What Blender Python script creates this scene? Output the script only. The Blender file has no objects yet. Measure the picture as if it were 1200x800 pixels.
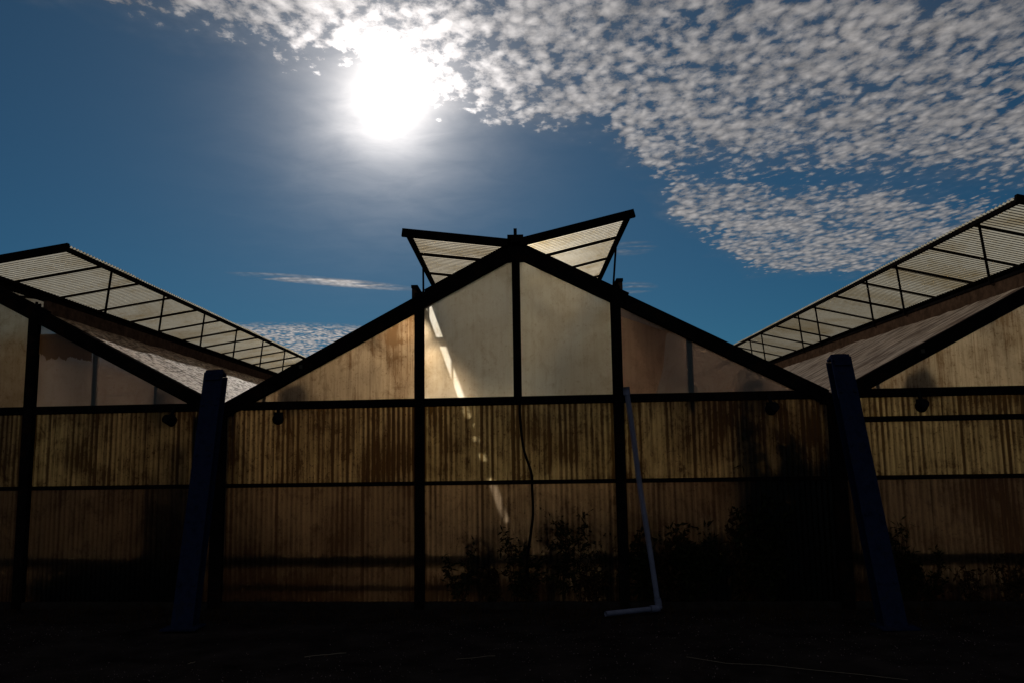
import bpy, bmesh, math, random
from mathutils import Vector, Matrix, noise
random.seed(11)
C = bpy.context.scene.collection
sc = bpy.context.scene
R = math.radians

# ------------------------------------------------------------------ place measures (metres)
D, SK = 8.89, 0.08            # end wall stands at y = D - SK*x (slightly out of square)
SPAN = 6.35                   # one greenhouse
HALF = SPAN/2
RZ, SL = 3.74, 0.52           # rake top height at the ridge, roof slope
ROOF = 20.0                   # length of the greenhouses
EYE = 1.51
KX = 1.10                    # kerb of the vents, from the ridge
def zt(x): return RZ - SL*abs(x)
def wy(x): return -SK*x       # local wall line (ridge at x=0)

# ------------------------------------------------------------------ materials
def mat(name):
    m = bpy.data.materials.new(name); m.use_nodes = True
    nt = m.node_tree; nt.nodes.clear()
    out = nt.nodes.new('ShaderNodeOutputMaterial')
    return m, nt, out
def N(nt, t, **kw):
    n = nt.nodes.new(t)
    for k, v in kw.items():
        if k in n.inputs.keys() if hasattr(n.inputs, 'keys') else False: n.inputs[k].default_value = v
        else: setattr(n, k, v)
    return n
def S(n, **kw):
    for k, v in kw.items():
        n.inputs[k.replace('_', ' ')].default_value = v
    return n
def L(nt, a, b): nt.links.new(a, b)
def math_(nt, op, a, b=None, c=None, clamp=False):
    n = nt.nodes.new('ShaderNodeMath'); n.operation = op; n.use_clamp = clamp
    for i, v in enumerate((a, b, c)):
        if v is None: continue
        if isinstance(v, (int, float)): n.inputs[i].default_value = v
        else: L(nt, v, n.inputs[i])
    return n.outputs[0]
def ramp(nt, fac, stops, interp='LINEAR'):
    r = nt.nodes.new('ShaderNodeValToRGB'); r.color_ramp.interpolation = interp
    el = r.color_ramp.elements
    while len(el) > 1: el.remove(el[-1])
    el[0].position = stops[0][0]; el[0].color = tuple(stops[0][1]) + (1,)
    for p, c in stops[1:]:
        e = el.new(p); e.color = tuple(c) + (1,)
    L(nt, fac, r.inputs[0]); return r.outputs[0]
def tex_noise(nt, vec, scale, detail=4, rough=.55, dist=0.):
    n = nt.nodes.new('ShaderNodeTexNoise')
    n.inputs['Scale'].default_value = scale; n.inputs['Detail'].default_value = detail
    n.inputs['Roughness'].default_value = rough; n.inputs['Distortion'].default_value = dist
    L(nt, vec, n.inputs['Vector']); return n.outputs[0]
def mapping(nt, vec, scale=(1, 1, 1), loc=(0, 0, 0)):
    m = nt.nodes.new('ShaderNodeMapping'); m.inputs['Scale'].default_value = scale
    m.inputs['Location'].default_value = loc; L(nt, vec, m.inputs['Vector']); return m.outputs[0]
def mixrgb(nt, fac, a, b, mode='MIX'):
    n = nt.nodes.new('ShaderNodeMix'); n.data_type = 'RGBA'; n.blend_type = mode
    for sock, v in ((0, fac), (6, a), (7, b)):
        if isinstance(v, (int, float)): n.inputs[sock].default_value = v
        elif isinstance(v, tuple): n.inputs[sock].default_value = v + (1,) if len(v) == 3 else v
        else: L(nt, v, n.inputs[sock])
    return n.outputs[2]

def opaque(name, col, rough=.7, metal=0., var=.35, scale=9., spec=.3, bump=.15, rust=None):
    m, nt, out = mat(name)
    geo = nt.nodes.new('ShaderNodeNewGeometry'); pos = geo.outputs['Position']
    n1 = tex_noise(nt, pos, scale, 6, .65); n2 = tex_noise(nt, pos, scale*7, 3, .6)
    dark = tuple(c*(1-var) for c in col); lite = tuple(min(1, c*(1+var)) for c in col)
    c = ramp(nt, n1, [(.3, dark), (.7, lite)])
    if rust:
        f = math_(nt, 'GREATER_THAN', n1, .58)
        c = mixrgb(nt, math_(nt, 'MULTIPLY', f, .8), c, rust)
    if spec <= .1:                                   # chalky, matt surface
        b = nt.nodes.new('ShaderNodeBsdfDiffuse'); L(nt, c, b.inputs['Color'])
    else:
        b = nt.nodes.new('ShaderNodeBsdfPrincipled'); L(nt, c, b.inputs['Base Color'])
        b.inputs['Roughness'].default_value = rough; b.inputs['Metallic'].default_value = metal
        b.inputs['Specular IOR Level'].default_value = spec
    bp = nt.nodes.new('ShaderNodeBump'); bp.inputs['Strength'].default_value = bump
    bp.inputs['Distance'].default_value = .01
    L(nt, n2, bp.inputs['Height']); L(nt, bp.outputs[0], b.inputs['Normal'])
    L(nt, b.outputs[0], out.inputs[0]); return m

def sheet(name, col, transl=.7, refr=.2, clear=.1, gloss=.06, grough=.3, streak=1., stain=(.35, .2, .07),
          stain_amt=.6, rrough=.5, bump=0., bscale=(60, 60, 60), base_dirt_shade=.0, seed=0., diff=0., dcol=(.35, .29, .22), groove=0., grain=0.):
    """a thin plastic sheet: diffusing + hazy see-through + clear part + sheen, with dirt of its own"""
    m, nt, out = mat(name)
    geo = nt.nodes.new('ShaderNodeNewGeometry'); pos = geo.outputs['Position']
    off = mapping(nt, pos, (1, 1, 1), (seed, seed*.7, 0))
    runs = tex_noise(nt, mapping(nt, off, (26, 26, .7)), 1., 5, .7)          # runs of dirt down the sheet
    fine = tex_noise(nt, mapping(nt, off, (90, 90, 2.2)), 1., 3, .6)
    big = tex_noise(nt, off, 1.15, 5, .6, .6)
    spots = tex_noise(nt, off, 38., 3, .7)
    d = math_(nt, 'MULTIPLY', math_(nt, 'SUBTRACT', runs, .46, clamp=True), 3.2*streak)
    d = math_(nt, 'ADD', d, math_(nt, 'MULTIPLY', math_(nt, 'SUBTRACT', fine, .5, clamp=True), 1.6*streak))
    d = math_(nt, 'ADD', d, math_(nt, 'MULTIPLY', math_(nt, 'SUBTRACT', big, .45, clamp=True), 4.5))
    mott = tex_noise(nt, mapping(nt, off, (1, 1, .6)), 7.5, 9, .74, .8)       # blotches of algae and dust
    d = math_(nt, 'ADD', d, math_(nt, 'MULTIPLY', math_(nt, 'SUBTRACT', mott, .50, clamp=True), 4.2))
    sp = math_(nt, 'MULTIPLY', math_(nt, 'SUBTRACT', spots, .58, clamp=True), 6.)
    d = math_(nt, 'ADD', d, sp)
    if base_dirt_shade:
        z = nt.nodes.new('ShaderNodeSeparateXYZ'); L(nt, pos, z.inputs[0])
        low = math_(nt, 'SUBTRACT', 1., math_(nt, 'DIVIDE', z.outputs[2], .42), clamp=True)   # splashed soil and the dim interior, both painted at the foot
        low = math_(nt, 'MULTIPLY', low, math_(nt, 'MULTIPLY', big, 2.2*base_dirt_shade))
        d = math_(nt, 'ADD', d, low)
    if groove:
        ga = nt.nodes.new('ShaderNodeAttribute'); ga.attribute_name = 'groove'
        d = math_(nt, 'ADD', math_(nt, 'MULTIPLY', d, .75), math_(nt, 'MULTIPLY', ga.outputs['Fac'], groove))
    d = math_(nt, 'MULTIPLY', d, stain_amt, clamp=True)
    oi = nt.nodes.new('ShaderNodeObjectInfo')                    # sheets differ in age
    c = mixrgb(nt, d, col, stain)
    ag = math_(nt, 'ADD', .80, math_(nt, 'MULTIPLY', oi.outputs['Random'], .32))
    hv = nt.nodes.new('ShaderNodeHueSaturation'); L(nt, ag, hv.inputs['Value']); L(nt, c, hv.inputs['Color'])
    L(nt, math_(nt, 'ADD', .496, math_(nt, 'MULTIPLY', oi.outputs['Random'], .012)), hv.inputs['Hue']); c = hv.outputs[0]
    tr = nt.nodes.new('ShaderNodeBsdfTranslucent'); L(nt, c, tr.inputs[0])
    rf = nt.nodes.new('ShaderNodeBsdfRefraction'); L(nt, c, rf.inputs[0])
    rf.inputs['Roughness'].default_value = rrough; rf.inputs['IOR'].default_value = 1.12
    tp = nt.nodes.new('ShaderNodeBsdfTransparent'); L(nt, c, tp.inputs[0])
    gl = nt.nodes.new('ShaderNodeBsdfGlossy'); gl.inputs['Roughness'].default_value = grough
    gl.inputs[0].default_value = (.8, .8, .8, 1)
    if bump:
        bn = tex_noise(nt, mapping(nt, pos, bscale), 1., 4, .6)
        bp = nt.nodes.new('ShaderNodeBump'); bp.inputs['Strength'].default_value = bump
        bp.inputs['Distance'].default_value = .05
        L(nt, bn, bp.inputs['Height']); L(nt, bp.outputs[0], gl.inputs['Normal'])
    tot = transl + refr + clear
    m1 = nt.nodes.new('ShaderNodeMixShader'); m1.inputs[0].default_value = refr/(transl+refr) if refr else 0
    L(nt, tr.outputs[0], m1.inputs[1]); L(nt, rf.outputs[0], m1.inputs[2])
    m2 = nt.nodes.new('ShaderNodeMixShader'); m2.inputs[0].default_value = clear/tot
    L(nt, m1.outputs[0], m2.inputs[1]); L(nt, tp.outputs[0], m2.inputs[2])
    m3 = nt.nodes.new('ShaderNodeMixShader'); m3.inputs[0].default_value = gloss
    L(nt, m2.outputs[0], m3.inputs[1]); L(nt, gl.outputs[0], m3.inputs[2])
    last = m3
    if diff:
        df = nt.nodes.new('ShaderNodeBsdfDiffuse'); dc = mixrgb(nt, d, dcol, tuple(k*.5 for k in dcol))
        if grain:
            gn = tex_noise(nt, mapping(nt, pos, bscale), 1., 3, .6)
            gf = math_(nt, 'MULTIPLY', math_(nt, 'SUBTRACT', gn, .40, clamp=True), 6., clamp=True)
            dc = mixrgb(nt, gf, tuple(k*.12 for k in dcol), dc)
        L(nt, dc, df.inputs[0])
        m4 = nt.nodes.new('ShaderNodeMixShader'); m4.inputs[0].default_value = diff
        L(nt, m3.outputs[0], m4.inputs[1]); L(nt, df.outputs[0], m4.inputs[2]); last = m4
    if grain:
        gd = nt.nodes.new('ShaderNodeBsdfDiffuse'); gd.inputs[0].default_value = (.05, .03, .02, 1)
        m5 = nt.nodes.new('ShaderNodeMixShader'); L(nt, math_(nt, 'MULTIPLY', math_(nt, 'SUBTRACT', 1., gf), grain), m5.inputs[0])
        L(nt, last.outputs[0], m5.inputs[1]); L(nt, gd.outputs[0], m5.inputs[2]); last = m5
    L(nt, last.outputs[0], out.inputs[0]); return m

M = {}
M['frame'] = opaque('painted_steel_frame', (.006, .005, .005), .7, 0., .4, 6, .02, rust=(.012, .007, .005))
M['inner'] = opaque('inner_steel', (.04, .035, .03), .6, 0., .4, 6, .05)
M['batten'] = opaque('vent_batten', (.04, .03, .024), .6, 0., .4, 6, .05)
M['wood'] = opaque('weathered_board', (.10, .06, .035), .85, 0., .5, 14, .2)
M['curb'] = opaque('curb_board', (.055, .032, .02), .8, 0., .5, 10, .05)
M['brace'] = opaque('blue_brace_paint', (.008, .012, .031), .6, 0., .35, 12, .06, rust=(.009, .011, .022))
M['pipe'] = opaque('grey_plastic_pipe', (.085, .095, .145), .6, 0., .2, 10, .15)
M['cable'] = opaque('cable_black', (.004, .003, .003), .6, spec=.05)
M['lamp'] = opaque('lamp_black', (.006, .006, .007), .5, spec=.05)
M['fan'] = opaque('fan_dark', (.03, .03, .045), .5)
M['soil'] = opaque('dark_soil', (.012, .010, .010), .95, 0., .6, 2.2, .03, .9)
M['gravel'] = opaque('grit', (.13, .10, .10), .95, 0., .7, 22, .1, .5)
M['straw'] = opaque('dry_straw', (.11, .09, .065), .9)
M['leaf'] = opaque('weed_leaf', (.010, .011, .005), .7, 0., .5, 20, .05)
M['leafb'] = opaque('dry_leaf', (.020, .012, .006), .8, 0., .5, 20, .05)
M['stem'] = opaque('weed_stem', (.018, .012, .008), .8, spec=.05)
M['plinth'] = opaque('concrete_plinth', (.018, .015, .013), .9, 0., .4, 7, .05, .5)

M['gable'] = sheet('gable_sheet', (.98, .95, .84), .74, .22, .0, .03, .35, .5, (.55, .43, .25), .45, .5, seed=3.1)
M['gable_brown'] = sheet('gable_sheet_brown', (.66, .55, .40), .76, .18, .0, .03, .35, 1.1, (.22, .14, .07), .75, .6, seed=8.3)
M['gable_film'] = sheet('gable_film', (.54, .44, .38), .45, .5, .0, .05, .3, .15, (.38, .24, .16), .45, .42, seed=5.7)
M['gable_left'] = sheet('gable_sheet_left', (.55, .44, .30), .6, .34, .0, .03, .35, .4, (.30, .20, .09), .75, .5, seed=1.9)
M['patch'] = sheet('torn_patch', (.24, .15, .08), .75, .2, .0, .03, .4, .4, (.2, .12, .06), .6, .6, seed=2.2)
M['wall'] = sheet('corrugated_wall', (.30, .235, .13), .84, .15, .0, .012, .35, 1.25, (.042, .022, .006), .92, .7, groove=1.05, base_dirt_shade=.6, seed=.4)
M['wall_low'] = sheet('corrugated_wall_low', (.125, .090, .060), .73, .26, .0, .012, .35, .8, (.035, .018, .010), .85, .65, groove=.75, base_dirt_shade=1., seed=4.4)
M['wall_low_pale'] = sheet('corrugated_wall_low_pale', (.27, .205, .135), .71, .28, .0, .012, .35, .8, (.05, .03, .015), .8, .6, groove=.7, base_dirt_shade=1., seed=4.9)
M['roof'] = sheet('roof_film', (.88, .70, .52), .38, .56, .04, .04, .30, .2, (.5, .36, .2), .5, .5, bump=1., bscale=(24, 9, 24), seed=6., diff=.5, grain=.75, dcol=(.40, .26, .16))
M['roof_smooth'] = sheet('roof_film_smooth', (.88, .78, .62), .38, .56, .04, .16, .20, .2, (.5, .4, .28), .4, .5, bump=1., bscale=(3, 14, 3), seed=7., diff=.40, grain=.6, dcol=(.33, .255, .19))
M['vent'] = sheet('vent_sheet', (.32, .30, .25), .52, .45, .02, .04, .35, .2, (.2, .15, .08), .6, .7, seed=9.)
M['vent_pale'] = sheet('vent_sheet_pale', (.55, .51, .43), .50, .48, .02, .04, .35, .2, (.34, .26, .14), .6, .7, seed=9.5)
M['back'] = sheet('back_wall_sheet', (.6, .45, .25), .7, .0, .2, .04, .4, .6, (.3, .18, .08), .6, seed=10.)

# ------------------------------------------------------------------ helpers
def link(name, bm, m, parent=None, smooth=False):
    me = bpy.data.meshes.new(name); bm.to_mesh(me); bm.free()
    me.materials.append(m)
    if smooth:
        for p in me.polygons: p.use_smooth = True
    o = bpy.data.objects.new(name, me); C.objects.link(o)
    if parent: o.parent = parent
    return o
def thing(name, label, cat, loc=(0, 0, 0), rz=0, group=None):
    o = bpy.data.objects.new(name, None); C.objects.link(o); o.empty_display_size = .2
    o.location = loc; o.rotation_euler = (0, 0, rz); o['label'] = label; o['category'] = cat
    if group: o['group'] = group
    return o
def tag(o, label, cat, group=None):
    o['label'] = label; o['category'] = cat
    if group: o['group'] = group
    return o
def beam(bm, a, b, w, h, up=(0, 0, 1)):
    """box along a->b, w across, h along up"""
    a, b = Vector(a), Vector(b); d = (b-a).normalized()
    s = d.cross(Vector(up)).normalized(); u = s.cross(d).normalized()
    vs = []
    for p in (a, b):
        for i, j in ((-1, -1), (1, -1), (1, 1), (-1, 1)):
            vs.append(bm.verts.new(p + s*(i*w/2) + u*(j*h/2)))
    for f in ((3, 2, 1, 0), (4, 5, 6, 7), (0, 1, 5, 4), (1, 2, 6, 5), (2, 3, 7, 6), (3, 0, 4, 7)):
        bm.faces.new([vs[k] for k in f])
def B(name, a, b, w, h, m, parent=None, up=(0, 0, 1)):
    bm = bmesh.new(); beam(bm, a, b, w, h, up); return link(name, bm, m, parent)
def tube(bm, pts, rad, seg=8, cap=True):
    pts = [Vector(p) for p in pts]; rings = []
    for i, p in enumerate(pts):
        d = (pts[min(i+1, len(pts)-1)] - pts[max(i-1, 0)]).normalized()
        a = Vector((0, 0, 1)) if abs(d.z) < .9 else Vector((1, 0, 0))
        s = d.cross(a).normalized(); u = s.cross(d)
        r = rad[i] if isinstance(rad, (list, tuple)) else rad
        rings.append([bm.verts.new(p + (s*math.cos(t) + u*math.sin(t))*r) for t in [2*math.pi*k/seg for k in range(seg)]])
    for r0, r1 in zip(rings, rings[1:]):
        for k in range(seg): bm.faces.new((r0[k], r0[(k+1) % seg], r1[(k+1) % seg], r1[k]))
    if cap: bm.faces.new(rings[0]); bm.faces.new(rings[-1][::-1])
def corrugated(x0, x1, z0, z1, pitch, amp, rows=8, low=False):
    """sheet in the wall plane (local wall line), waves running upwards"""
    bm = bmesh.new(); at = bm.verts.layers.float.new('groove'); n = max(8, int((x1-x0)/pitch*8)); cols = []
    for i in range(n+1):
        x = x0 + (x1-x0)*i/n
        y = wy(x) + amp*math.cos(2*math.pi*(x-x0)/pitch) + .004*noise.noise(Vector((x*1.3, z0, 0)))
        cols.append([bm.verts.new((x, y, z0 + (z1-z0)*j/rows)) for j in range(rows+1)])
    for i, c in enumerate(cols):
        ph = (x0 + (x1-x0)*i/n - x0)/pitch; k = round(ph); cav = .5+.5*math.cos(2*math.pi*ph)
        rnd = .5+.5*noise.noise(Vector((k*.37, z0*3, x0*7))) + .45*noise.noise(Vector((k*3.7, z0*5, x0)))
        for j, v in enumerate(c):
            q = 1-j/rows                                   # runs start at the rail above and thin out downwards
            reach = .35 + .6*(.5+.5*noise.noise(Vector((k*1.9, 8, z0))))
            f = max(0., 1-q/(reach*2.2)) if low else 1-.35*q
            v[at] = max(0., cav*(.12+1.5*rnd*rnd+.15*rnd)*(.35+.9*f))
    for a, b in zip(cols, cols[1:]):
        for j in range(rows): bm.faces.new((a[j], b[j], b[j+1], a[j+1]))
    return bm
def gable_poly(xa, xb, zb=2.13, drop=.10):
    """smooth sheet under the rake between xa and xb"""
    xs = [xa] + [x for x in (0,) if xa < x < xb] + [xb]
    bm = bmesh.new(); n = 24; top = []; bot = []
    for i in range(n+1):
        x = xa + (xb-xa)*i/n
        z = max(zb+.001, zt(x)-drop)
        wob = .012*noise.noise(Vector((x*1.7, 2, 3)))
        bot.append(bm.verts.new((x, wy(x)+.01+wob, zb))); top.append(bm.verts.new((x, wy(x)+.01+wob*.3, z)))
    for i in range(n): bm.faces.new((bot[i], bot[i+1], top[i+1], top[i]))
    return bm

# ------------------------------------------------------------------ greenhouse
def make_vent(par, side, rise, reach, y0, yl, struts):
    """long ridge vent hinged at the ridge and raised: side -1 left, +1 right"""
    hx, hz = side*.045, RZ+.05
    ox, oz = side*reach, hz+rise
    d = Vector((ox-hx, 0, oz-hz)); Ln = d.length; d.normalize()
    nrm = Vector((-d.z, 0, d.x)) * (1 if side > 0 else -1)
    v = bpy.data.objects.new('roof_vent', None); C.objects.link(v); v.parent = par; v.empty_display_size = .1
    bm = bmesh.new(); p = .076; per = 6; n = int((yl-y0)/p*per); prev = None
    for i in range(n+1):
        y = y0 + i*p/per
        off = nrm*(.0125*math.sin(2*math.pi*i/per) + .012*noise.noise(Vector((y*.5, side*3, 0))))
        ov = .012*noise.noise(Vector((math.floor(y/.9)*3.3, 7, side))) + .03
        a = bm.verts.new(Vector((hx, y, hz)) + off); b = bm.verts.new(Vector((hx, y, hz)) + d*(Ln+ov) + off)
        if prev: bm.faces.new((prev[0], a, b, prev[1]))
        prev = (a, b)
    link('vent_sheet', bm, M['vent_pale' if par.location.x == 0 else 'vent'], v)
    dn = -nrm*.038
    B('edge_beam', Vector((ox, y0, oz))+dn, Vector((ox, yl, oz))+dn, .05, .045, M['frame'], v)
    B('front_beam', Vector((hx, y0-.03, hz))+dn, Vector((hx, y0-.03, hz))+d*(Ln+.06)+dn, .05, .085, M['frame'], v, up=nrm)
    B('hinge_beam', Vector((hx, y0, hz))+dn*.6, Vector((hx, yl, hz))+dn*.6, .04, .04, M['frame'], v)
    k = y0+.95
    while k < yl:
        w = .021
        B('batten', Vector((hx, k, hz))+dn*.75, Vector((hx, k, hz))+d*Ln+dn*.75, w, .03, M['batten'], v, up=nrm)
        k += 1.07
    cx = side*KX; cz = zt(cx)+.16
    for y in struts:
        if y < yl: B('strut', (cx+side*.02, y, cz-.02), Vector((ox-side*.02, y, oz))+dn, .022, .022, M['frame'], v, up=(0, 1, 0))
    return v

def greenhouse(xr, label, panels, vents, studs=(), extra_rail=False, roofm=('roof', 'roof'), seed=0, outer=0):
    g = thing('greenhouse', label, 'greenhouse', (xr, D - SK*xr, 0), 0, 'three greenhouses joined side by side')
    F = M['frame']; W = lambda x, z, dy=0: Vector((x, wy(x)+dy, z))
    # front rakes, ridge, posts and rails
    for s in (-1, 1):
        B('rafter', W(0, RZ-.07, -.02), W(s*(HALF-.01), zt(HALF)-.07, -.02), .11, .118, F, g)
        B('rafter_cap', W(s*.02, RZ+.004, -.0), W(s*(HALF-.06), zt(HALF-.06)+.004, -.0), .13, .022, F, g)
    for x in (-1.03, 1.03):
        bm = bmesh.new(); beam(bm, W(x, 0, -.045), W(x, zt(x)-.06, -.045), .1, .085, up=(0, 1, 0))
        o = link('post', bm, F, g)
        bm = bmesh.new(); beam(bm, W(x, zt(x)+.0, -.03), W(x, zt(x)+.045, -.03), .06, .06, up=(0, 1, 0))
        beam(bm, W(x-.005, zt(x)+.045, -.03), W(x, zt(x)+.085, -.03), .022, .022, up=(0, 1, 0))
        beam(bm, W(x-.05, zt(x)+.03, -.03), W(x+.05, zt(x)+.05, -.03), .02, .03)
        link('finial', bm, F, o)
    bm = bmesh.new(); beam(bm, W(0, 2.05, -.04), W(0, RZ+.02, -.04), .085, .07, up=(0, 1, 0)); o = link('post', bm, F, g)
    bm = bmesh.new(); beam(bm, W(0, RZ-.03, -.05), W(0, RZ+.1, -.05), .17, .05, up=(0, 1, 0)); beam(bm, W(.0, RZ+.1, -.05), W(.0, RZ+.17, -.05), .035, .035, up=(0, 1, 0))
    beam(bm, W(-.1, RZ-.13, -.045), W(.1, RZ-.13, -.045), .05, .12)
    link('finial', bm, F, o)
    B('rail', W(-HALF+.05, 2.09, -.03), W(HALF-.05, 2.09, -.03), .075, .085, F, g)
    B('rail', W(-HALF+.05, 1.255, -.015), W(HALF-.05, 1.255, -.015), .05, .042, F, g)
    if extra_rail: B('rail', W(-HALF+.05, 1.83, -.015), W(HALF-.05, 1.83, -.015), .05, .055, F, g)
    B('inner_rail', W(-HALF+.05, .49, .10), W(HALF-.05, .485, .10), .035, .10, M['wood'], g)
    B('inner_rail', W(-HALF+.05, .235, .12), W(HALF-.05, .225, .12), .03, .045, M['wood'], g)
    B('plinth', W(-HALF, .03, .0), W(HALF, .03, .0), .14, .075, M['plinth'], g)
    for x, z0, z1, w in studs: B('stud', W(x, z0, .03), W(x, z1, .03), w, .03, M['inner'], g, up=(0, 1, 0))
    # end wall sheets
    cuts = [-HALF+.03, -1.03, 0, 1.03, HALF-.03]
    for i in range(4): link('gable_panel', gable_poly(cuts[i], cuts[i+1]), M[panels[i]], g)
    cw = [-HALF+.03, -1.03, 1.03, HALF-.03]
    for i in range(3):
        link('wall_panel', corrugated(cw[i], cw[i+1], 1.24, 2.10, .054, .0075), M['wall'], g, True)
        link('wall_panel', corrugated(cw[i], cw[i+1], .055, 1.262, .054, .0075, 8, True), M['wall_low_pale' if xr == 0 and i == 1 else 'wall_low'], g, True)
    # roof sheets from valley to the vent kerb; the strip under the vents is open
    for s in (-1, 1):
        mname = roofm[0 if s < 0 else 1]
        bm = bmesh.new(); nx, ny = 24, 150; grid = []
        for j in range(ny+1):
            row = []
            for i in range(nx+1):
                x = s*(KX + (HALF-.05-KX)*i/nx)
                y = wy(x)+.03 + (ROOF-.05)*j/ny
                sag = -.03*math.sin(math.pi*((y % 1.6)/1.6))*math.sin(math.pi*i/nx) + .014*noise.noise(Vector((x*3, y*2.2, s)))
                if mname == 'roof_smooth': sag = .018*noise.noise(Vector((x*1.2+y*.6, y*5.0, s))) + .02*noise.noise(Vector((x*.5, y*.7, 4)))
                sag *= min(1, max(0, y-wy(x)-.05)/.8)
                row.append(bm.verts.new((x, y, zt(x)+.012+sag)))
            grid.append(row)
        for j in range(ny):
            for i in range(nx): bm.faces.new((grid[j][i], grid[j][i+1], grid[j+1][i+1], grid[j+1][i]))
        link('roof_sheet', bm, M[mname], g, True)
        x = s*KX
        cb = B('vent_kerb', (x, wy(x)+.02, zt(x)+.07), (x, ROOF-.1, zt(x)+.07), .04, .15, M['curb'], g)
        if xr == 0 and s < 0:  # added plates that cut the sun streak on the wall into dashes
            for d0, d1 in ((1.32, 1.52), (3.42, 3.66), (3.80, 4.05), (4.25, 4.62), (5.65, 9.0)):
                B('streak_blocker', (x-.01, wy(x)+d0, zt(x)+.19), (x-.01, wy(x)+d1, zt(x)+.19), .30, .012, M['curb'], cb)
        B('kerb_rail', (x-s*.01, wy(x)+.0, zt(x)+.165), (x-s*.01, ROOF-.1, zt(x)+.165), .07, .03, M['frame'], cb)
        xe = .97 if s < 0 else 1.17
        B('kerb_end', W(s*.06, zt(.06)+.032, -.02), W(s*xe, zt(xe)+.032, -.02), .07, .035, F, cb)
        for px_ in (1.6, 2.3):
            B('purlin', (s*px_, .1, zt(px_)-.05), (s*px_, ROOF-.1, zt(px_)-.05), .035, .04, M['inner'], g)
    B('ridge_beam', (0, .03, RZ-.02), (0, ROOF-.1, RZ-.02), .06, .09, M['frame'], g)
    # valley gutters and columns
    for s in ((-1, 1) if outer <= 0 and xr == 0 else ((outer,) if outer else ())):
        pass
    B('gutter', (HALF, wy(HALF)-.06, 2.04), (HALF, ROOF, 2.04), .26, .10, F, g)
    if xr < 0: B('gutter', (-HALF, wy(-HALF)-.06, 2.04), (-HALF, ROOF, 2.04), .26, .10, F, g)
    for y in [k*3.0 for k in range(1, 7)]:
        bm = bmesh.new()
        for s in (-1, 1): beam(bm, (s*.95, y, zt(.95)-.06), (s*(HALF-.05), y, zt(HALF)-.06), .04, .06)
        beam(bm, (-HALF+.1, y, 2.09), (HALF-.1, y, 2.09), .04, .05)
        for s in (-1, 1):
            beam(bm, (s*.95, y, 2.1), (s*.95, y, zt(.95)-.03), .03, .03, up=(0, 1, 0))
            beam(bm, (s*.95, y, zt(.95)-.06), (0, y, RZ-.06), .04, .05)
        link('truss', bm, M['inner'], g)
        B('column', (HALF-.0, y, 0), (HALF-.0, y, 2.0), .08, .08, M['inner'], g, up=(0, 1, 0))
    B('corner_post', (HALF, wy(HALF)-.02, 0), (HALF, wy(HALF)-.02, 2.0), .13, .12, F, g, up=(0, 1, 0))
    # far end wall
    bm = bmesh.new()
    vs = [bm.verts.new(p) for p in ((-HALF, ROOF, .05), (HALF, ROOF, .05), (HALF, ROOF, zt(HALF)), (0, ROOF, RZ-.02), (-HALF, ROOF, zt(HALF)))]
    bm.faces.new(vs); link('back_wall', bm, M['back'], g)
    if outer:
        x = outer*HALF; bm = bmesh.new()
        vs = [bm.verts.new(p) for p in ((x, wy(x), .05), (x, ROOF, .05), (x, ROOF, 2.05), (x, wy(x), 2.05))]
        bm.faces.new(vs); link('side_wall', bm, M['back'], g)
    for side, rise, reach, y0, st in vents: make_vent(g, side, rise, reach, y0, ROOF-.3, st)
    return g

st_left = [1.25+1.63*k for k in range(12)]
st_right = [.9, 3.0, 4.0, 6.2, 7.1, 9.5, 10.4, 12.7, 13.6, 15.9, 16.8, 19.0]
gl = greenhouse(-SPAN, 'greenhouse at the left edge with a torn stained gable sheet and grainy roof film',
    ['gable_left', 'gable_left', 'gable_left', 'gable_film'],
    [(1, .19, 1.20, .08, st_left), (-1, .12, 1.15, .2, st_left)],
    studs=[(1.72, 2.09, zt(1.72)-.1, .055), (2.42, 2.09, zt(2.42)-.1, .035), (2.9, .1, 2.0, .09)], seed=1, outer=-1)
gc = greenhouse(0, 'middle greenhouse whose full gable and two raised ridge vents stand against the sky',
    ['gable_brown', 'gable', 'gable', 'gable_film'],
    [(1, .28, 1.20, -.06, st_right), (-1, .13, 1.14, -.02, st_left)],
    studs=[(1.78, 1.95, zt(1.78)-.1, .06), (-2.72, 2.09, zt(2.72)-.1, .035)], seed=2)
gr = greenhouse(SPAN, 'greenhouse at the right edge with a smooth shiny roof film and an extra rail',
    ['gable_brown', 'gable', 'gable', 'gable_brown'],
    [(-1, .26, 1.20, .08, st_right), (1, .26, 1.20, .2, st_right)],
    studs=[(-2.72, 2.09, zt(2.72)-.1, .035), (-2.3, .1, 1.24, .014)], extra_rail=True, roofm=('roof_smooth', 'roof_smooth'), seed=3, outer=1)

# torn sheet hanging behind a pane of the left gable: ragged lower edge
bm = bmesh.new(); n = 60; prev = None
xa, xb = 1.08, 1.69
for i in range(n+1):
    x = xa + (xb-xa)*i/n; t = i/n
    lo = 2.70 - .05*math.sin(t*4) - max(0, t-.62)*.35 + .05*noise.noise(Vector((t*9, 0, 0))) + .03*noise.noise(Vector((t*30, 0, 0)))
    lo = min(lo, zt(x)-.16); hi = zt(x)-.14
    a = bm.verts.new((x, wy(x)-.014, lo)); b = bm.verts.new((x, wy(x)-.014, min(hi, 2.93)))
    if prev and b.co.z > a.co.z: bm.faces.new((prev[0], a, b, prev[1]))
    prev = (a, b)
o = link('torn_sheet', bm, M['patch'], gl); o['label'] = 'torn brown stained sheet with a ragged lower edge'
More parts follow.
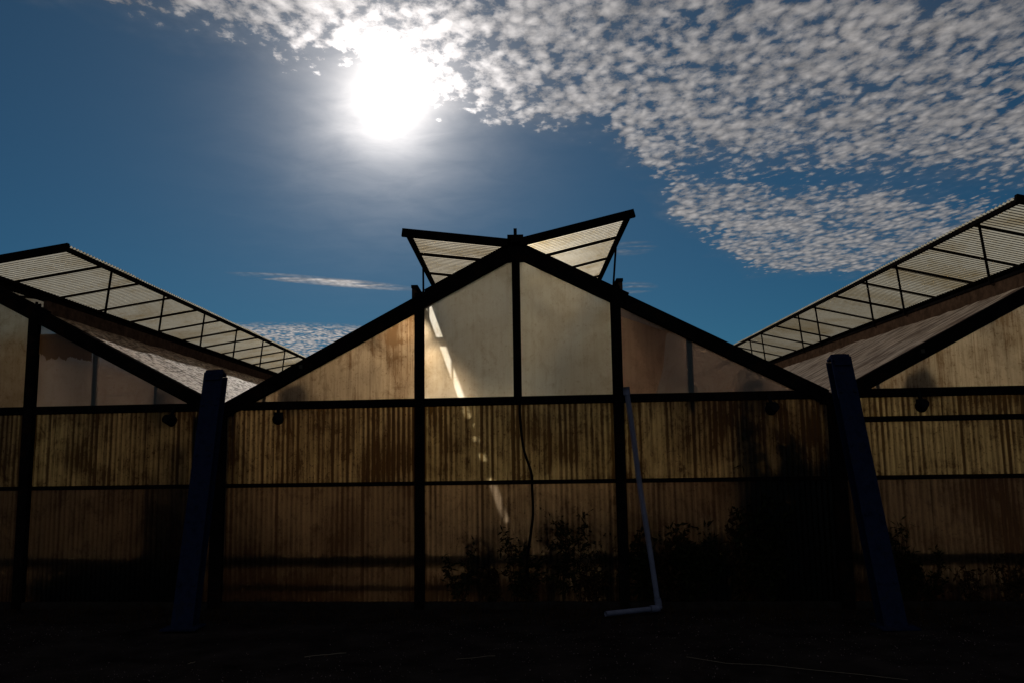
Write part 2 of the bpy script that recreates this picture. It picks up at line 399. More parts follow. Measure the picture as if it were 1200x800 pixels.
# a loose film flap on the right pane of the middle gable
bm = bmesh.new(); prev = None
for i in range(31):
    t = i/30; z = 2.14 + t*.80
    xr_ = 1.42 + .05*math.sin(t*5) + .28*t*t
    hi = 1.08
    zz = min(z, zt(xr_)-.15)
    a = bm.verts.new((hi, wy(hi)-.014, min(z, zt(hi)-.15))); b = bm.verts.new((xr_, wy(xr_)-.014, zz))
    if prev: bm.faces.new((prev[0], prev[1], b, a))
    prev = (a, b)
o = link('torn_sheet', bm, sheet('loose_flap', (.72, .58, .48), .75, .2, 0, .03, .4, .6, (.4, .25, .16), .5, .6, seed=12), gc)
o['label'] = 'loose pinkish film flap with a curved edge'

# ------------------------------------------------------------------ ground
bm = bmesh.new()
xs = sorted(set([-260, -120, -60, -30, -18] + [-12+.12*i for i in range(201)] + [18, 30, 60, 120, 260]))
ys = sorted(set([-120, -60, -20, -6] + [-2+.2*i for i in range(20)] + [2+.1*i for i in range(85)] + [11+1.5*i for i in range(14)] + [40, 70, 120, 260, 500]))
g_ = []
for y in ys:
    row = []
    for x in xs:
        k = 1 if abs(x) < 14 and -3 < y < 8.0 - .08*x else 0
        z = k*(.03*noise.noise(Vector((x*.8, y*.8, 0))) + .018*noise.noise(Vector((x*3.1, y*3.1, 5))) + .008*noise.noise(Vector((x*9, y*9, 2)))) - .004
        row.append(bm.verts.new((x, y, z)))
    g_.append(row)
for a, b in zip(g_, g_[1:]):
    for i in range(len(xs)-1): bm.faces.new((a[i], a[i+1], b[i+1], b[i]))
gnd = link('ground', bm, M['soil'], None, True); gnd['kind'] = 'structure'

bm = bmesh.new()
vs = [bm.verts.new(p) for p in ((-9.4, D+.75+.12, .012), (9.4, D-.75+.12, .012), (9.4, D+ROOF-.6, .012), (-9.4, D+ROOF-.6, .012))]
bm.faces.new(vs); fl = link('floor', bm, opaque('pale_bounce_floor', (.22, .19, .15), .9, 0., .4, 3., .2, .4)); fl['kind'] = 'structure'  # pale floor added inside to bounce light up onto the lower walls

def gnd_z(x, y):
    k = 1 if abs(x) < 14 and -3 < y < 8.0-.08*x else 0
    return k*(.03*noise.noise(Vector((x*.8, y*.8, 0))) + .018*noise.noise(Vector((x*3.1, y*3.1, 5)))) - .004
# grit scattered over the soil: one mass
bm = bmesh.new()
for _ in range(9000):
    x = random.uniform(-6, 6); y = random.uniform(3.5, 8.3)
    if noise.noise(Vector((x*.6, y*.6, 9))) < -.1 and random.random() < .8: continue
    s = random.uniform(.002, .008); z = gnd_z(x, y)+s*.4
    vs = [bm.verts.new((x+random.uniform(-1, 1)*s, y+random.uniform(-1, 1)*s, z+random.uniform(-.6, 1)*s)) for _ in range(4)]
    for f in ((0, 1, 2), (0, 2, 3), (0, 3, 1), (1, 3, 2)): bm.faces.new([vs[k] for k in f])
o = link('gravel', bm, M['gravel']); o['kind'] = 'stuff'; tag(o, 'dark grit scattered over the soil in front of the greenhouses', 'gravel')
# short dry grass and litter along the wall foot: one mass
bm = bmesh.new()
for _ in range(5200):
    x = random.uniform(-6.2, 6.2); y = D - SK*x - random.uniform(.05, .9)**1.3 - .02
    h = random.uniform(.015, .085)*(1.4 if noise.noise(Vector((x*1.5, 0, 3))) > 0 else .6)
    a = random.uniform(0, 6.28); w = .003; z = gnd_z(x, y)
    lx, ly = math.cos(a)*h*.5, math.sin(a)*h*.5
    v0 = bm.verts.new((x-w, y, z)); v1 = bm.verts.new((x+w, y, z)); v2 = bm.verts.new((x+lx, y+ly, z+h))
    bm.faces.new((v0, v1, v2))
o = link('dry_grass', bm, M['leafb']); o['kind'] = 'stuff'; tag(o, 'short dry grass and litter along the foot of the walls', 'grass')

# single straws
def straw(x, y, a, ln, label, r=.0028):
    pts = []
    for i in range(6):
        t = i/5 - .5
        px, py = x+math.cos(a)*ln*t, y+math.sin(a)*ln*t
        pts.append((px, py, gnd_z(px, py)+.012+.002*math.sin(i*2.1+x)))
    bm = bmesh.new(); tube(bm, pts, r, 6); o = link('straw', bm, M['straw']); tag(o, label, 'straw', 'dry straws lying on the dark soil')
straw(-1.53, 6.9, .35, .32, 'long pale straw lying on the soil left of the middle of the photo')
straw(-2.5, 6.7, 1.1, .07, 'short bright straw on the soil just right of the left blue brace')
straw(-.30, 5.75, .9, .09, 'bent straw chip at the bottom of the photo, leftmost of two')
straw(-.15, 5.85, .5, .08, 'small straw chip at the bottom of the photo, second from the left')
straw(-.35, 6.7, -.15, .3, 'thin level straw on the gritty soil below the middle post', .002)
straw(1.9, 6.3, -.45, 1.5, 'very long thin straw slanting over the soil right of the white pipe', .002)
straw(-2.9, 6.1, .05, .22, 'thin faint straw at the lower left of the photo', .002)

# ------------------------------------------------------------------ blue leaning braces (H sections)
def brace(name_label, bot, top, w, dp):
    t = thing('steel_brace', name_label, 'brace', (bot[0], bot[1], 0), 0, 'blue steel braces leaning on the valleys')
    bm = bmesh.new()
    b0 = Vector((0, 0, -.12)); t0 = Vector(top) - Vector((bot[0], bot[1], 0))
    ax = (t0-b0).normalized(); fwd = Vector((0, -1, 0)); fwd = (fwd - ax*fwd.dot(ax)).normalized()
    th = .014
    beam(bm, b0+fwd*dp/2, t0+fwd*dp/2, w, th, up=fwd)
    link('front_flange', bm, M['brace'], t)
    bm = bmesh.new(); beam(bm, b0-fwd*dp/2, t0-fwd*dp/2, w, th, up=fwd); link('rear_flange', bm, M['brace'], t)
    bm = bmesh.new(); beam(bm, b0, t0-ax*.02, th, dp-th-.002, up=fwd); link('web', bm, M['brace'], t)
    bm = bmesh.new(); beam(bm, t0+ax*.004, t0+ax*.03, w*.9, dp*.96, up=fwd)
    beam(bm, t0-ax*.1+fwd*(dp/2+.016), t0-ax*.03+fwd*(dp/2+.016), w*.8, .016, up=fwd)
    beam(bm, t0+ax*.03+Vector((w*.1, 0, 0)), t0+ax*.05+Vector((w*.1, 0, 0)), w*.5, dp*.5, up=fwd)
    link('cap_plate', bm, M['brace'], t)
    bm = bmesh.new(); beam(bm, (-w*.8, 0, .022), (w*.8, 0, .022), dp*2, .016); link('base_plate', bm, M['brace'], t)
    for k in (-.7, -.2, .35, .8):
        for s in (-1, 1):
            c = b0.lerp(t0, .5+k*.45) + fwd*(dp/2+.012) + Vector((s*w*.33, 0, 0))
            bm = bmesh.new(); beam(bm, c-fwd*.006, c+fwd*.006, .022, .022); link('bolt', bm, M['brace'], t)
    return t
brace('blue steel brace leaning between the left and middle greenhouse', (-3.08, 8.02), (-3.20, 9.0, 2.42), .20, .14)
brace('blue steel brace leaning between the middle and right greenhouse', (3.20, 7.60), (3.20, 8.48, 2.42), .20, .14)

# ------------------------------------------------------------------ drain pipe
def smooth_path(pts, n=10):
    out = []
    P_ = [Vector(p) for p in pts]
    for i in range(len(P_)-1):
        p0, p1, p2, p3 = P_[max(0, i-1)], P_[i], P_[i+1], P_[min(len(P_)-1, i+2)]
        for k in range(n):
            t = k/n
            out.append(.5*((2*p1) + (p2-p0)*t + (2*p0-5*p1+4*p2-p3)*t*t + (3*p1-p0-3*p2+p3)*t**3))
    out.append(P_[-1]); return out
t = thing('drain_pipe', 'pale grey plastic pipe running down beside the middle gable post and bent at the ground', 'pipe', (1.325, 8.51, 0))
o0 = Vector((1.325, 8.51, 0))
bm = bmesh.new(); tube(bm, [p-o0 for p in smooth_path([(1.11, 8.69, 2.15), (1.155, 8.68, 1.75), (1.20, 8.67, 1.27), (1.27, 8.60, .62), (1.322, 8.515, .07)])], .027, 12); link('upright_pipe', bm, M['pipe'], t, True)
bm = bmesh.new(); tube(bm, [p-o0 for p in smooth_path([(1.29, 8.50, .045), (1.05, 8.40, .042), (.79, 8.285, .04)])], .025, 12); link('ground_pipe', bm, M['pipe'], t, True)
bm = bmesh.new(); tube(bm, [p-o0 for p in smooth_path([(1.318, 8.525, .14), (1.327, 8.513, .06), (1.318, 8.508, .045), (1.24, 8.478, .045)], 6)], .034, 12); link('elbow', bm, M['pipe'], t, True)
bm = bmesh.new(); tube(bm, [Vector(p)-o0 for p in [(1.105, 8.69, 2.2), (1.11, 8.69, 2.12)]], .035, 12); link('socket', bm, M['pipe'], t, True)
bm = bmesh.new(); beam(bm, Vector((1.16, 8.71, 1.27))-o0, Vector((1.24, 8.71, 1.27))-o0, .08, .02); link('clip', bm, M['frame'], t)

# hanging cable down the middle wall
bm = bmesh.new()
cp = [(.02, 8.82, 2.08), (.02, 8.82, 1.9), (.05, 8.81, 1.6), (.125, 8.80, 1.35), (.13, 8.80, 1.2), (.135, 8.81, .95), (.11, 8.82, .75), (.07, 8.82, .5), (.07, 8.82, .3)]
tube(bm, smooth_path(cp), .013, 8); tag(link('cable', bm, M['cable'], None, True), 'black cable hanging down the corrugated middle wall below the gable post', 'cable')

# ------------------------------------------------------------------ lamps under the rail and fans behind the gable sheets
def lamp(xw, label, tilt):
    yw = D-SK*xw
    t = thing('flood_lamp', label, 'lamp', (xw, yw-.07, 2.0), tilt, 'small dark lamps hanging under the eave rail')
    bm = bmesh.new(); bmesh.ops.create_cone(bm, cap_ends=True, segments=20, radius1=.06, radius2=.045, depth=.11, matrix=Matrix.Translation((0, -.09, -.045)) @ Matrix.Rotation(R(75), 4, 'X'))
    link('lamp_head', bm, M['lamp'], t, False)
    bm = bmesh.new(); beam(bm, (0, -.01, .1), (0, -.06, .0), .03, .02); beam(bm, (-.05, -.06, 0), (.05, -.06, 0), .02, .03); link('bracket', bm, M['lamp'], t)
lamp(-2.54, 'small dark lamp under the eave rail at the left end of the middle wall', .35)
lamp(-3.66, 'small dark lamp under the eave rail of the left greenhouse beside the blue brace', -.4)
lamp(2.52, 'small dark lamp under the eave rail at the shadowed right end of the middle wall', .2)
lamp(3.98, 'small dark lamp under the eave rail of the right greenhouse beside the blue brace', -.1)
def fan(xw, label, rz):
    yw = D-SK*xw+.30
    t = thing('circulation_fan', label, 'fan', (xw, yw, 2.235), rz, 'round fans hanging behind the gable corners')
    bm = bmesh.new(); n = 28
    for r, rr in ((.15, .138),):
        ring = [[], [], [], []]
        for k in range(n):
            a = 2*math.pi*k/n; c, s_ = math.cos(a), math.sin(a)
            ring[0].append(bm.verts.new((c*r, -.07, s_*r))); ring[1].append(bm.verts.new((c*r, .07, s_*r)))
            ring[2].append(bm.verts.new((c*rr, .07, s_*rr))); ring[3].append(bm.verts.new((c*rr, -.07, s_*rr)))
        for k in range(n):
            for a_, b_ in ((0, 1), (1, 2), (2, 3), (3, 0)):
                bm.faces.new((ring[a_][k], ring[a_][(k+1) % n], ring[b_][(k+1) % n], ring[b_][k]))
    link('fan_ring', bm, M['fan'], t)
    bm = bmesh.new()
    for k in range(5):
        a = 2*math.pi*k/5
        beam(bm, (math.cos(a)*.03, 0, math.sin(a)*.03), (math.cos(a)*.13, .0, math.sin(a)*.13), .10, .01, up=(math.sin(a)*.5, 1, -math.cos(a)*.5))
    link('blades', bm, M['fan'], t)
    bm = bmesh.new(); tube(bm, [(0, -.06, 0), (0, .14, 0)], .07, 16); link('motor', bm, M['fan'], t)
    B('hanger', (0, 0, .14), (0, 0, .17), .02, .02, M['fan'], t, up=(0, 1, 0))
fan(-2.42, 'round fan seen as a blurred dark shape behind the left corner of the middle gable', .5)
fan(2.42, 'round fan seen as a blurred dark shape behind the right corner of the middle gable', -.3)
fan(4.02, 'round fan seen as a blurred dark shape behind the near corner of the right gable', .4)
fan(-3.88, 'round fan seen as a blurred dark shape behind the corner of the left gable', -.5)

# ------------------------------------------------------------------ plants
def leaf(bm, p, d, ln, w, up):
    d = d.normalized(); s = d.cross(up)
    if s.length < .05: s = d.cross(Vector((1, 0, 0)))
    s.normalize(); u = s.cross(d)
    a = bm.verts.new(p); b = bm.verts.new(p+d*ln*.45+s*w/2-u*w*.12); c = bm.verts.new(p+d*ln-u*ln*.18); e = bm.verts.new(p+d*ln*.45-s*w/2-u*w*.12); m = bm.verts.new(p+d*ln*.5)
    bm.faces.new((a, b, m)); bm.faces.new((b, c, m)); bm.faces.new((m, c, e)); bm.faces.new((a, m, e))
def weed(x, dy, h, label, stems=3, spread=.14, lf=.06, dens=22, m='leaf', name='weed', cat='weed', group='weeds along the greenhouse walls', flat=.35, twigs=1):
    """dy: distance in front (-) or behind (+) the wall line"""
    y = D-SK*x+dy; t = thing(name, label, cat, (x, y, 0), 0, group)
    bs = bmesh.new(); bl = bmesh.new()
    for s in range(stems):
        ax = random.uniform(-1, 1)*spread; hh = h*random.uniform(.55, 1.0) if s else h
        pts = []; cur = random.uniform(-1, 1)*.12
        for i in range(9):
            q = i/8; pts.append(Vector((random.uniform(-1, 1)*.008+ax*q**.8+cur*math.sin(q*3)*h*.4, flat*(ax*.5*q+random.uniform(-1, 1)*.02), hh*q)))
        tube(bs, pts, [.005*(1-.7*i/8) for i in range(9)], 5)
        br = []
        for i in list(range(2, 8))*twigs:
            if random.random() < .75:
                dr = Vector((random.choice((-1, 1))*random.uniform(.4, 1), random.uniform(-.5, .5)*flat, random.uniform(.1, .9))).normalized()
                e = pts[i]+dr*random.uniform(.05, .2)*h; tube(bs, [pts[i], (pts[i]+e)/2+Vector((0, 0, .01)), e], [.003, .002, .0012], 4); br.append((pts[i], e))
        for _ in range(dens):
            if br and random.random() < .65:
                a, b = random.choice(br); p = a.lerp(b, random.random()**.6)
            else:
                q = random.uniform(.15, 1)*8; i = min(7, int(q)); p = pts[i].lerp(pts[i+1], q-i)
            d = Vector((random.uniform(-1, 1), random.uniform(-1, 1)*flat, random.uniform(-.6, .8)))
            if d.length < .1: continue
            leaf(bl, p, d, lf*random.uniform(.35, 1.35), lf*random.uniform(.22, .5), Vector((0, random.uniform(-1, 1), random.uniform(.2, 1))))
    link('stem', bs, M['stem'], t); link('foliage', bl, M[m], t)
W_ = [
 (-.62, .035, .62, 'thin weed against the middle wall furthest left of the row, near the left gable post'),
 (-.42, .05, .85, 'leafy weed against the middle wall a little left of the bright light streak'),
 (-.25, -.05, .42, 'low weed at the foot of the middle wall under the bright light streak'),
 (-.06, .04, .80, 'weed against the middle wall just left of the hanging cable'),
 (.10, -.04, .52, 'short weed before the middle wall at the foot of the hanging cable'),
 (.28, .035, 1.02, 'tallest weed against the middle wall, just right of the hanging cable'),
 (.42, .04, .93, 'tall thin weed against the middle wall, second right of the hanging cable'),
 (.60, .05, 1.00, 'tall bushy weed against the middle wall, halfway between cable and pipe'),
 (.74, -.04, .45, 'low brown weed before the middle wall, halfway between cable and pipe'),
 (.88, .035, .90, 'upright weed with drooping leaves against the middle wall, just left of the right gable post'),
 (1.22, .06, .78, 'dark weed against the wall hidden partly by the pale pipe'),
 (1.50, .05, .70, 'weed against the wall first right of the pale pipe'),
 (1.72, .06, .82, 'weed against the wall second right of the pale pipe'),
 (1.96, .05, .80, 'weed against the wall third right of the pale pipe'),
 (2.18, .06, .98, 'tall weed at the edge of the dark corner of the middle wall'),
 (2.45, .06, 1.05, 'tallest dark weed inside the black right corner of the middle wall'),
]
for i, (x, dy, h, lb) in enumerate(W_):
    dy = -.045 if 'before' in lb else (.02 if i % 4 == 1 else -.02)
    weed(x, dy, h, lb, stems=5 if x < 1.1 else 8, spread=.17 if x < 1.1 else .22, dens=75 if x < 1.1 else 100, lf=.062 if x < 1.1 else .085, m='leafb' if i % 3 == 2 else 'leaf', twigs=2)
for x, dy, h, st, de, lb in ((3.72,  -.03, .86, 9, 60, 'dense dark weed against the right wall beside the blue brace'),
        (3.98,  -.03, .62, 7, 45, 'middling weed against the right wall, second from the blue brace'),
        (4.35,  -.03, .42, 6, 30, 'low brown weed against the right wall, third from the blue brace'),
        (4.72,  -.03, .58, 7, 45, 'brown weed against the right wall next to the right edge of the photo'),
        (5.05,  -.03, .62, 8, 45, 'brown weed against the right wall cut by the right edge of the photo')):
    weed(x, dy, h, lb, stems=st, spread=.2, dens=de, lf=.06, m='leafb' if x > 4.2 else 'leaf')
for x, dy, h, lb in ((-5.0, .12, .38, 'low dark weed behind the left wall beside the left gable post'),
        (-4.55, .12, .44, 'low dark weed behind the left wall, second from the left gable post'),
        (-4.1, .12, .48, 'low dark weed behind the left wall, third from the left gable post'),
        (-3.65, .12, .55, 'dark weed behind the left wall next to the blue brace')):
    weed(x, dy, h, lb, stems=9, spread=.3, dens=60, lf=.09)

def shrub(x, dy, w, dpt, h, n, label, lf=.13, z0=.0, taper=True):
    y = D-SK*x+dy; t = thing('shrub', label, 'shrub', (x, y, 0), 0, 'large plants inside the greenhouses')
    bs = bmesh.new(); bl = bmesh.new()
    for s in range(7):
        a = Vector((random.uniform(-.3, .3)*w, random.uniform(-.2, .2)*dpt, 0)); e = Vector((random.uniform(-.45, .45)*w, random.uniform(-.4, .4)*dpt, h*random.uniform(.7, .95)))
        tube(bs, [a, a.lerp(e, .5)+Vector((random.uniform(-.05, .05), 0, 0)), e], [.02, .013, .006], 6)
    for _ in range(n):
        z = random.uniform(z0, 1); prof = (.55+.45*math.sin(z*2.6)) * (1+.25*noise.noise(Vector((z*5, x, 0))))
        if taper and random.random() > 1.15-z*.85: continue
        ux = random.uniform(-.5, .5)
        p = Vector((ux*w*prof, random.uniform(-.5, .5)*dpt*prof, z*h*(.8+.45*noise.noise(Vector((ux*w*4, x*3, 1))))))
        leaf(bl, p, Vector((random.uniform(-1, 1), random.uniform(-1, 1), random.uniform(-.8, .5))), lf*random.uniform(.6, 1.3), lf*.55, Vector((0, 0, 1)))
    link('branches', bs, M['stem'], t); link('foliage', bl, M['leaf'], t)
shrub(2.76, .36, 1.05, .6, 2.0, 6500, 'large dense shrub added to darken the right corner of the middle greenhouse', taper=False)  # added light blocker behind the sheet, keeps this corner black
shrub(-3.75, .42, .55, .5, 1.78, 2600, 'tall dense shrub added to darken the left greenhouse wall beside the blue brace')  # added to block light behind the sheet next to the valley
shrub(-4.2, .40, 1.6, .5, .70, 3600, 'wide low shrub added inside the left greenhouse to dim the wall foot')  # added for shade low down behind the left wall
shrub(.45, .30, 1.7, .2, .40, 500, 'low loose plants inside the middle greenhouse behind the row of weeds', .08)
shrub(1.85, .25, 1.4, .3, .95, 1500, 'low dense plants inside the middle greenhouse right of the pale pipe', .09)
shrub(4.5, .2, 1.3, .2, .45, 800, 'low loose plants inside the right greenhouse along the wall', .08)
shrub(3.66, .35, .4, .3, .95, 1200, 'dense shrub inside the right greenhouse beside the blue brace')

# ------------------------------------------------------------------ camera
cd = bpy.data.cameras.new('camera'); cam = bpy.data.objects.new('camera', cd); C.objects.link(cam)
cd.sensor_width = 36; cd.lens = 30; cd.clip_end = 3000; cd.clip_start = .05
rx = Vector((0.99985062, 0.00792783, -0.01535859)); ry = Vector((0.01628151, -0.13378217, 0.99087701)); rz_ = Vector((0.0058008, -0.99097905, -0.13389126))
Mx = Matrix((rx, ry, rz_)).transposed().to_4x4(); Mx.translation = Vector((0, 0, EYE)); cam.matrix_world = Mx
sc.camera = cam

# ------------------------------------------------------------------ light
SUN = Vector((-.155, 1., .438)).normalized()
sd = bpy.data.lights.new('sun', 'SUN'); sd.energy = 5.0; sd.angle = R(.4); sd.color = (1, .94, .85)
so = bpy.data.objects.new('sun', sd); C.objects.link(so); so.rotation_euler = SUN.to_track_quat('Z', 'Y').to_euler()

w = bpy.data.worlds.new('World'); sc.world = w; w.use_nodes = True
nt = w.node_tree; nt.nodes.clear(); out = nt.nodes.new('ShaderNodeOutputWorld')
bg = nt.nodes.new('ShaderNodeBackground'); L(nt, bg.outputs[0], out.inputs[0])
BGS = .05; bg.inputs[1].default_value = BGS
sky = nt.nodes.new('ShaderNodeTexSky'); sky.sky_type = 'NISHITA'; sky.sun_disc = False
sky.sun_elevation = math.asin(SUN.z); sky.sun_rotation = math.atan2(SUN.x, SUN.y)
sky.altitude = 300; sky.air_density = .8; sky.dust_density = 0.; sky.ozone_density = 3.0
tc = nt.nodes.new('ShaderNodeTexCoord'); dirv = tc.outputs['Generated']
sep = nt.nodes.new('ShaderNodeSeparateXYZ'); L(nt, dirv, sep.inputs[0])
zz = math_(nt, 'MAXIMUM', sep.outputs[2], .03)
px = math_(nt, 'DIVIDE', sep.outputs[0], zz); py = math_(nt, 'DIVIDE', sep.outputs[1], zz)
cmb = nt.nodes.new('ShaderNodeCombineXYZ'); L(nt, px, cmb.inputs[0]); L(nt, py, cmb.inputs[1]); pv = cmb.outputs[0]
# cloud sheet: where it lies (metres per cloud height), then its cloudlets
fc = nt.nodes.new('ShaderNodeFloatCurve')
L(nt, math_(nt, 'DIVIDE', math_(nt, 'ADD', px, 3.), 6., clamp=True), fc.inputs[1])
pts = [(-3, .6), (-1.3, 1.5), (-.9, 1.82), (-.46, 2.3), (-.15, 2.5), (.28, 2.75), (.54, 3.25), (.85, 4.1), (1.3, 4.8), (1.96, 4.9), (2.2, 3.9), (3, 3.7)]
cv = fc.mapping.curves[0]
cv.points[0].location = (0, pts[0][1]/6); cv.points[1].location = (1, pts[-1][1]/6)
for a, b in pts[1:-1]: cv.points.new((a+3)/6, b/6)
for p in cv.points: p.handle_type = 'VECTOR'
fc.mapping.update()
g = math_(nt, 'MULTIPLY', fc.outputs[0], 6.)
nl = tex_noise(nt, pv, 1.6, 4, .6); ns = tex_noise(nt, pv, 5., 4, .6)
edge = math_(nt, 'SUBTRACT', math_(nt, 'ADD', g, math_(nt, 'MULTIPLY', math_(nt, 'SUBTRACT', nl, .5), .9)), py)
cov = math_(nt, 'MULTIPLY', math_(nt, 'ADD', edge, .05), 2.8, clamp=True)
# clear lane between the upper sheet and the lower tongue of cloud
lane = math_(nt, 'SUBTRACT', py, math_(nt, 'ADD', 2.72, math_(nt, 'MULTIPLY', px, .28)))
lane = math_(nt, 'ADD', lane, math_(nt, 'MULTIPLY', math_(nt, 'SUBTRACT', nl, .5), .5))
lanew = math_(nt, 'SUBTRACT', 1., math_(nt, 'MULTIPLY', math_(nt, 'ABSOLUTE', lane), 3.6), clamp=True)
lanew = math_(nt, 'MULTIPLY', lanew, math_(nt, 'MULTIPLY', math_(nt, 'SUBTRACT', px, .25, clamp=True), 1.3, clamp=True))
cov = math_(nt, 'SUBTRACT', cov, math_(nt, 'MULTIPLY', lanew, .5), clamp=True)
vo = nt.nodes.new('ShaderNodeTexVoronoi'); vo.feature = 'SMOOTH_F1'; vo.inputs['Scale'].default_value = 30; vo.inputs['Smoothness'].default_value = .6
wv = nt.nodes.new('ShaderNodeTexNoise'); wv.inputs['Scale'].default_value = 9; wv.inputs['Detail'].default_value = 3; L(nt, pv, wv.inputs['Vector'])
wm = nt.nodes.new('ShaderNodeVectorMath'); wm.operation = 'MULTIPLY_ADD'; L(nt, wv.outputs['Color'], wm.inputs[0]); wm.inputs[1].default_value = (.07, .07, 0); L(nt, pv, wm.inputs[2])
L(nt, mapping(nt, wm.outputs[0], (1, .6, 1)), vo.inputs['Vector'])
cells = math_(nt, 'SUBTRACT', 1., math_(nt, 'MULTIPLY', vo.outputs['Distance'], 1.35))
fb = tex_noise(nt, mapping(nt, pv, (1, .7, 1)), 30., 9, .68, .2)
tex = math_(nt, 'ADD', math_(nt, 'MULTIPLY', cells, .30), math_(nt, 'MULTIPLY', fb, .93))
tex = math_(nt, 'ADD', tex, math_(nt, 'MULTIPLY', math_(nt, 'SUBTRACT', ns, .5), .85))
dn = math_(nt, 'SUBTRACT', tex, math_(nt, 'SUBTRACT', .95, math_(nt, 'MULTIPLY', cov, .545)))
dnp = math_(nt, 'MAXIMUM', dn, 0.)
dens = math_(nt, 'SUBTRACT', .97, math_(nt, 'MULTIPLY', math_(nt, 'POWER', 2.718, math_(nt, 'MULTIPLY', dnp, -6.5)), .97))
dens = math_(nt, 'MULTIPLY', dens, math_(nt, 'MULTIPLY', cov, 4., clamp=True))
veil = math_(nt, 'MULTIPLY', math_(nt, 'MULTIPLY', cov, math_(nt, 'SUBTRACT', nl, .34, clamp=True)), .8)
dens = math_(nt, 'MAXIMUM', dens, math_(nt, 'ADD', math_(nt, 'MULTIPLY', dens, .8), veil), clamp=True)
# low far patch and a thin streak on the left
def blob(cx, cy, rx_, ry_, rot=0.):
    a = math_(nt, 'SUBTRACT', px, cx); b = math_(nt, 'SUBTRACT', math_(nt, 'SUBTRACT', py, cy), math_(nt, 'MULTIPLY', a, rot))
    a = math_(nt, 'DIVIDE', a, rx_); b = math_(nt, 'DIVIDE', b, ry_)
    r2 = math_(nt, 'ADD', math_(nt, 'MULTIPLY', a, a), math_(nt, 'MULTIPLY', b, b))
    return math_(nt, 'SUBTRACT', 1., r2, clamp=True)
patch = math_(nt, 'MULTIPLY', math_(nt, 'MULTIPLY', blob(-1.9, 7.4, 1.4, 1.3), 2., clamp=True), math_(nt, 'MULTIPLY', math_(nt, 'SUBTRACT', tex, .42, clamp=True), 4.5, clamp=True))
fs = tex_noise(nt, mapping(nt, pv, (2.2, 9, 1)), 1., 5, .6, .5)
strk = math_(nt, 'MULTIPLY', blob(-1.05, 4.76, .52, .15, .55), math_(nt, 'MULTIPLY', math_(nt, 'SUBTRACT', fs, .34, clamp=True), 3.2, clamp=True))
strk = math_(nt, 'MULTIPLY', strk, 1.5, clamp=True)
small = math_(nt, 'MULTIPLY', math_(nt, 'MAXIMUM', blob(.57, 4.08, .13, .17), blob(.62, 5.1, .25, .25)), math_(nt, 'MULTIPLY', math_(nt, 'SUBTRACT', fs, .4, clamp=True), 3., clamp=True))
dens = math_(nt, 'MAXIMUM', dens, math_(nt, 'MAXIMUM', patch, math_(nt, 'MAXIMUM', strk, math_(nt, 'MULTIPLY', small, .8))))
dens = math_(nt, 'MULTIPLY', dens, math_(nt, 'GREATER_THAN', sep.outputs[2], .04))
# angle from the sun: forward scattering of air and cloud
dt = nt.nodes.new('ShaderNodeVectorMath'); dt.operation = 'DOT_PRODUCT'; L(nt, dirv, dt.inputs[0]); dt.inputs[1].default_value = SUN
nrmz = nt.nodes.new('ShaderNodeVectorMath'); nrmz.operation = 'NORMALIZE'; L(nt, dirv, nrmz.inputs[0]); L(nt, nrmz.outputs[0], dt.inputs[0])
cs = math_(nt, 'MAXIMUM', dt.outputs['Value'], 0.)
def lobe(n, a): return math_(nt, 'MULTIPLY', math_(nt, 'POWER', cs, n), a)
K = .76/BGS
aur = math_(nt, 'ADD', math_(nt, 'ADD', lobe(900, 1.5*K), lobe(240, .62*K)), math_(nt, 'ADD', lobe(80, .13*K), 0.))
haze_n = tex_noise(nt, pv, 4.5, 6, .6, .5)                      # uneven thin haze round the sun
aur = math_(nt, 'MULTIPLY', aur, math_(nt, 'ADD', .55, math_(nt, 'MULTIPLY', haze_n, .9)))
wide = math_(nt, 'ADD', lobe(14, .038*K), lobe(4, .018*K))
cl_l = math_(nt, 'ADD', math_(nt, 'ADD',   .42*K, lobe(10, .22*K)), math_(nt, 'ADD', lobe(60, .45*K), lobe(220, 2.2*K)))
fine = tex_noise(nt, mapping(nt, pv, (1, .8, 1)), 60., 5, .7)
shade = math_(nt, 'ADD', .50, math_(nt, 'MULTIPLY', dens, .42))
shade = math_(nt, 'ADD', shade, math_(nt, 'MULTIPLY', math_(nt, 'SUBTRACT', fine, .5), .55))
shade = math_(nt, 'ADD', shade, math_(nt, 'MULTIPLY', math_(nt, 'SUBTRACT', cells, .6), .45))
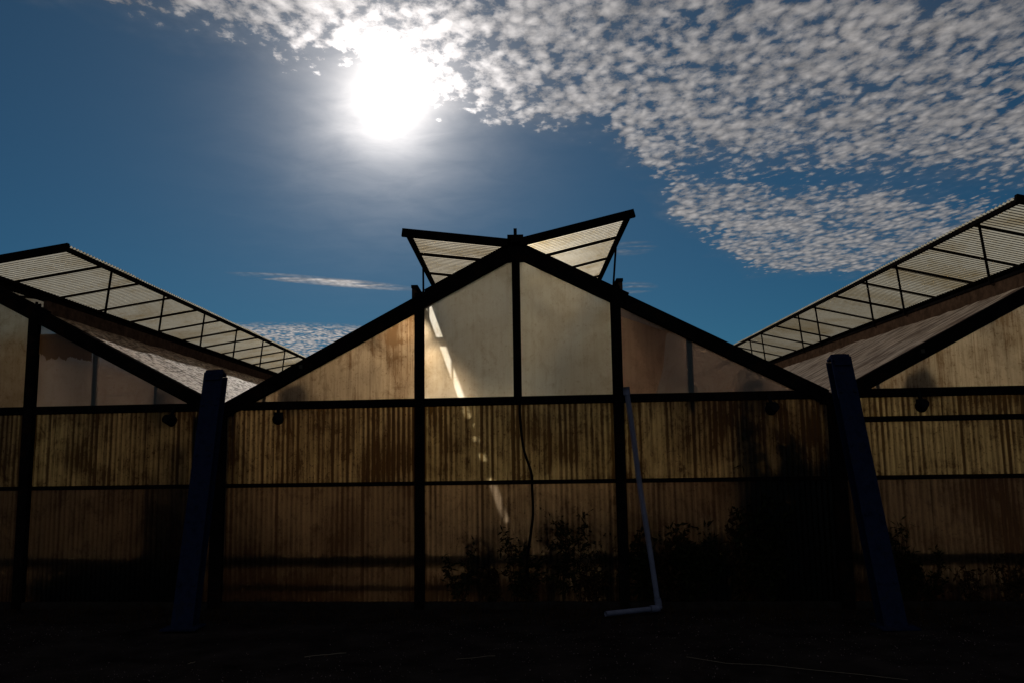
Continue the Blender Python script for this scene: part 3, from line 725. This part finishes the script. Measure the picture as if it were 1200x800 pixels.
shade = math_(nt, 'MAXIMUM', shade, .3)
cl_l = math_(nt, 'MULTIPLY', cl_l, shade)
def scale_col(col, f):
    n = nt.nodes.new('ShaderNodeVectorMath'); n.operation = 'SCALE'
    if isinstance(col, tuple): n.inputs[0].default_value = col
    else: L(nt, col, n.inputs[0])
    if isinstance(f, (int, float)): n.inputs['Scale'].default_value = f
    else: L(nt, f, n.inputs['Scale'])
    return n.outputs[0]
hs = nt.nodes.new('ShaderNodeHueSaturation'); hs.inputs['Saturation'].default_value = 1.0; hs.inputs['Value'].default_value = 1.0
L(nt, sky.outputs[0], hs.inputs['Color'])
skyc = mixrgb(nt, 1., hs.outputs[0], (.115, .36, .43), 'MULTIPLY')
add = nt.nodes.new('ShaderNodeVectorMath'); add.operation = 'ADD'; L(nt, skyc, add.inputs[0]); add0 = nt.nodes.new('ShaderNodeVectorMath'); add0.operation = 'ADD'; L(nt, scale_col((1., .92, .85), aur), add0.inputs[0]); L(nt, scale_col((.70, .85, .90), wide), add0.inputs[1]); L(nt, add0.outputs[0], add.inputs[1])
clc = nt.nodes.new('ShaderNodeVectorMath'); clc.operation = 'ADD'; L(nt, scale_col((1., .95, .93), cl_l), clc.inputs[0]); L(nt, scale_col((1., .90, .84), math_(nt, 'MULTIPLY', aur, math_(nt, 'ADD', .3, math_(nt, 'MULTIPLY', fb, 1.8)))), clc.inputs[1])
fin = mixrgb(nt, dens, add.outputs[0], clc.outputs[0])
L(nt, fin, bg.inputs[0])
w.cycles.sampling_method = 'MANUAL'; w.cycles.sample_map_resolution = 2048

# ------------------------------------------------------------------ render settings
vs_ = sc.view_settings; vs_.view_transform = 'Standard'; vs_.look = 'None'; vs_.gamma = 1; vs_.exposure = 0; vs_.use_curve_mapping = False
cy = sc.cycles; cy.max_bounces = 9; cy.diffuse_bounces = 5; cy.glossy_bounces = 3; cy.transmission_bounces = 8; cy.transparent_max_bounces = 16
cy.use_denoising = True; cy.sample_clamp_indirect = 6; cy.caustics_reflective = False; cy.caustics_refractive = True
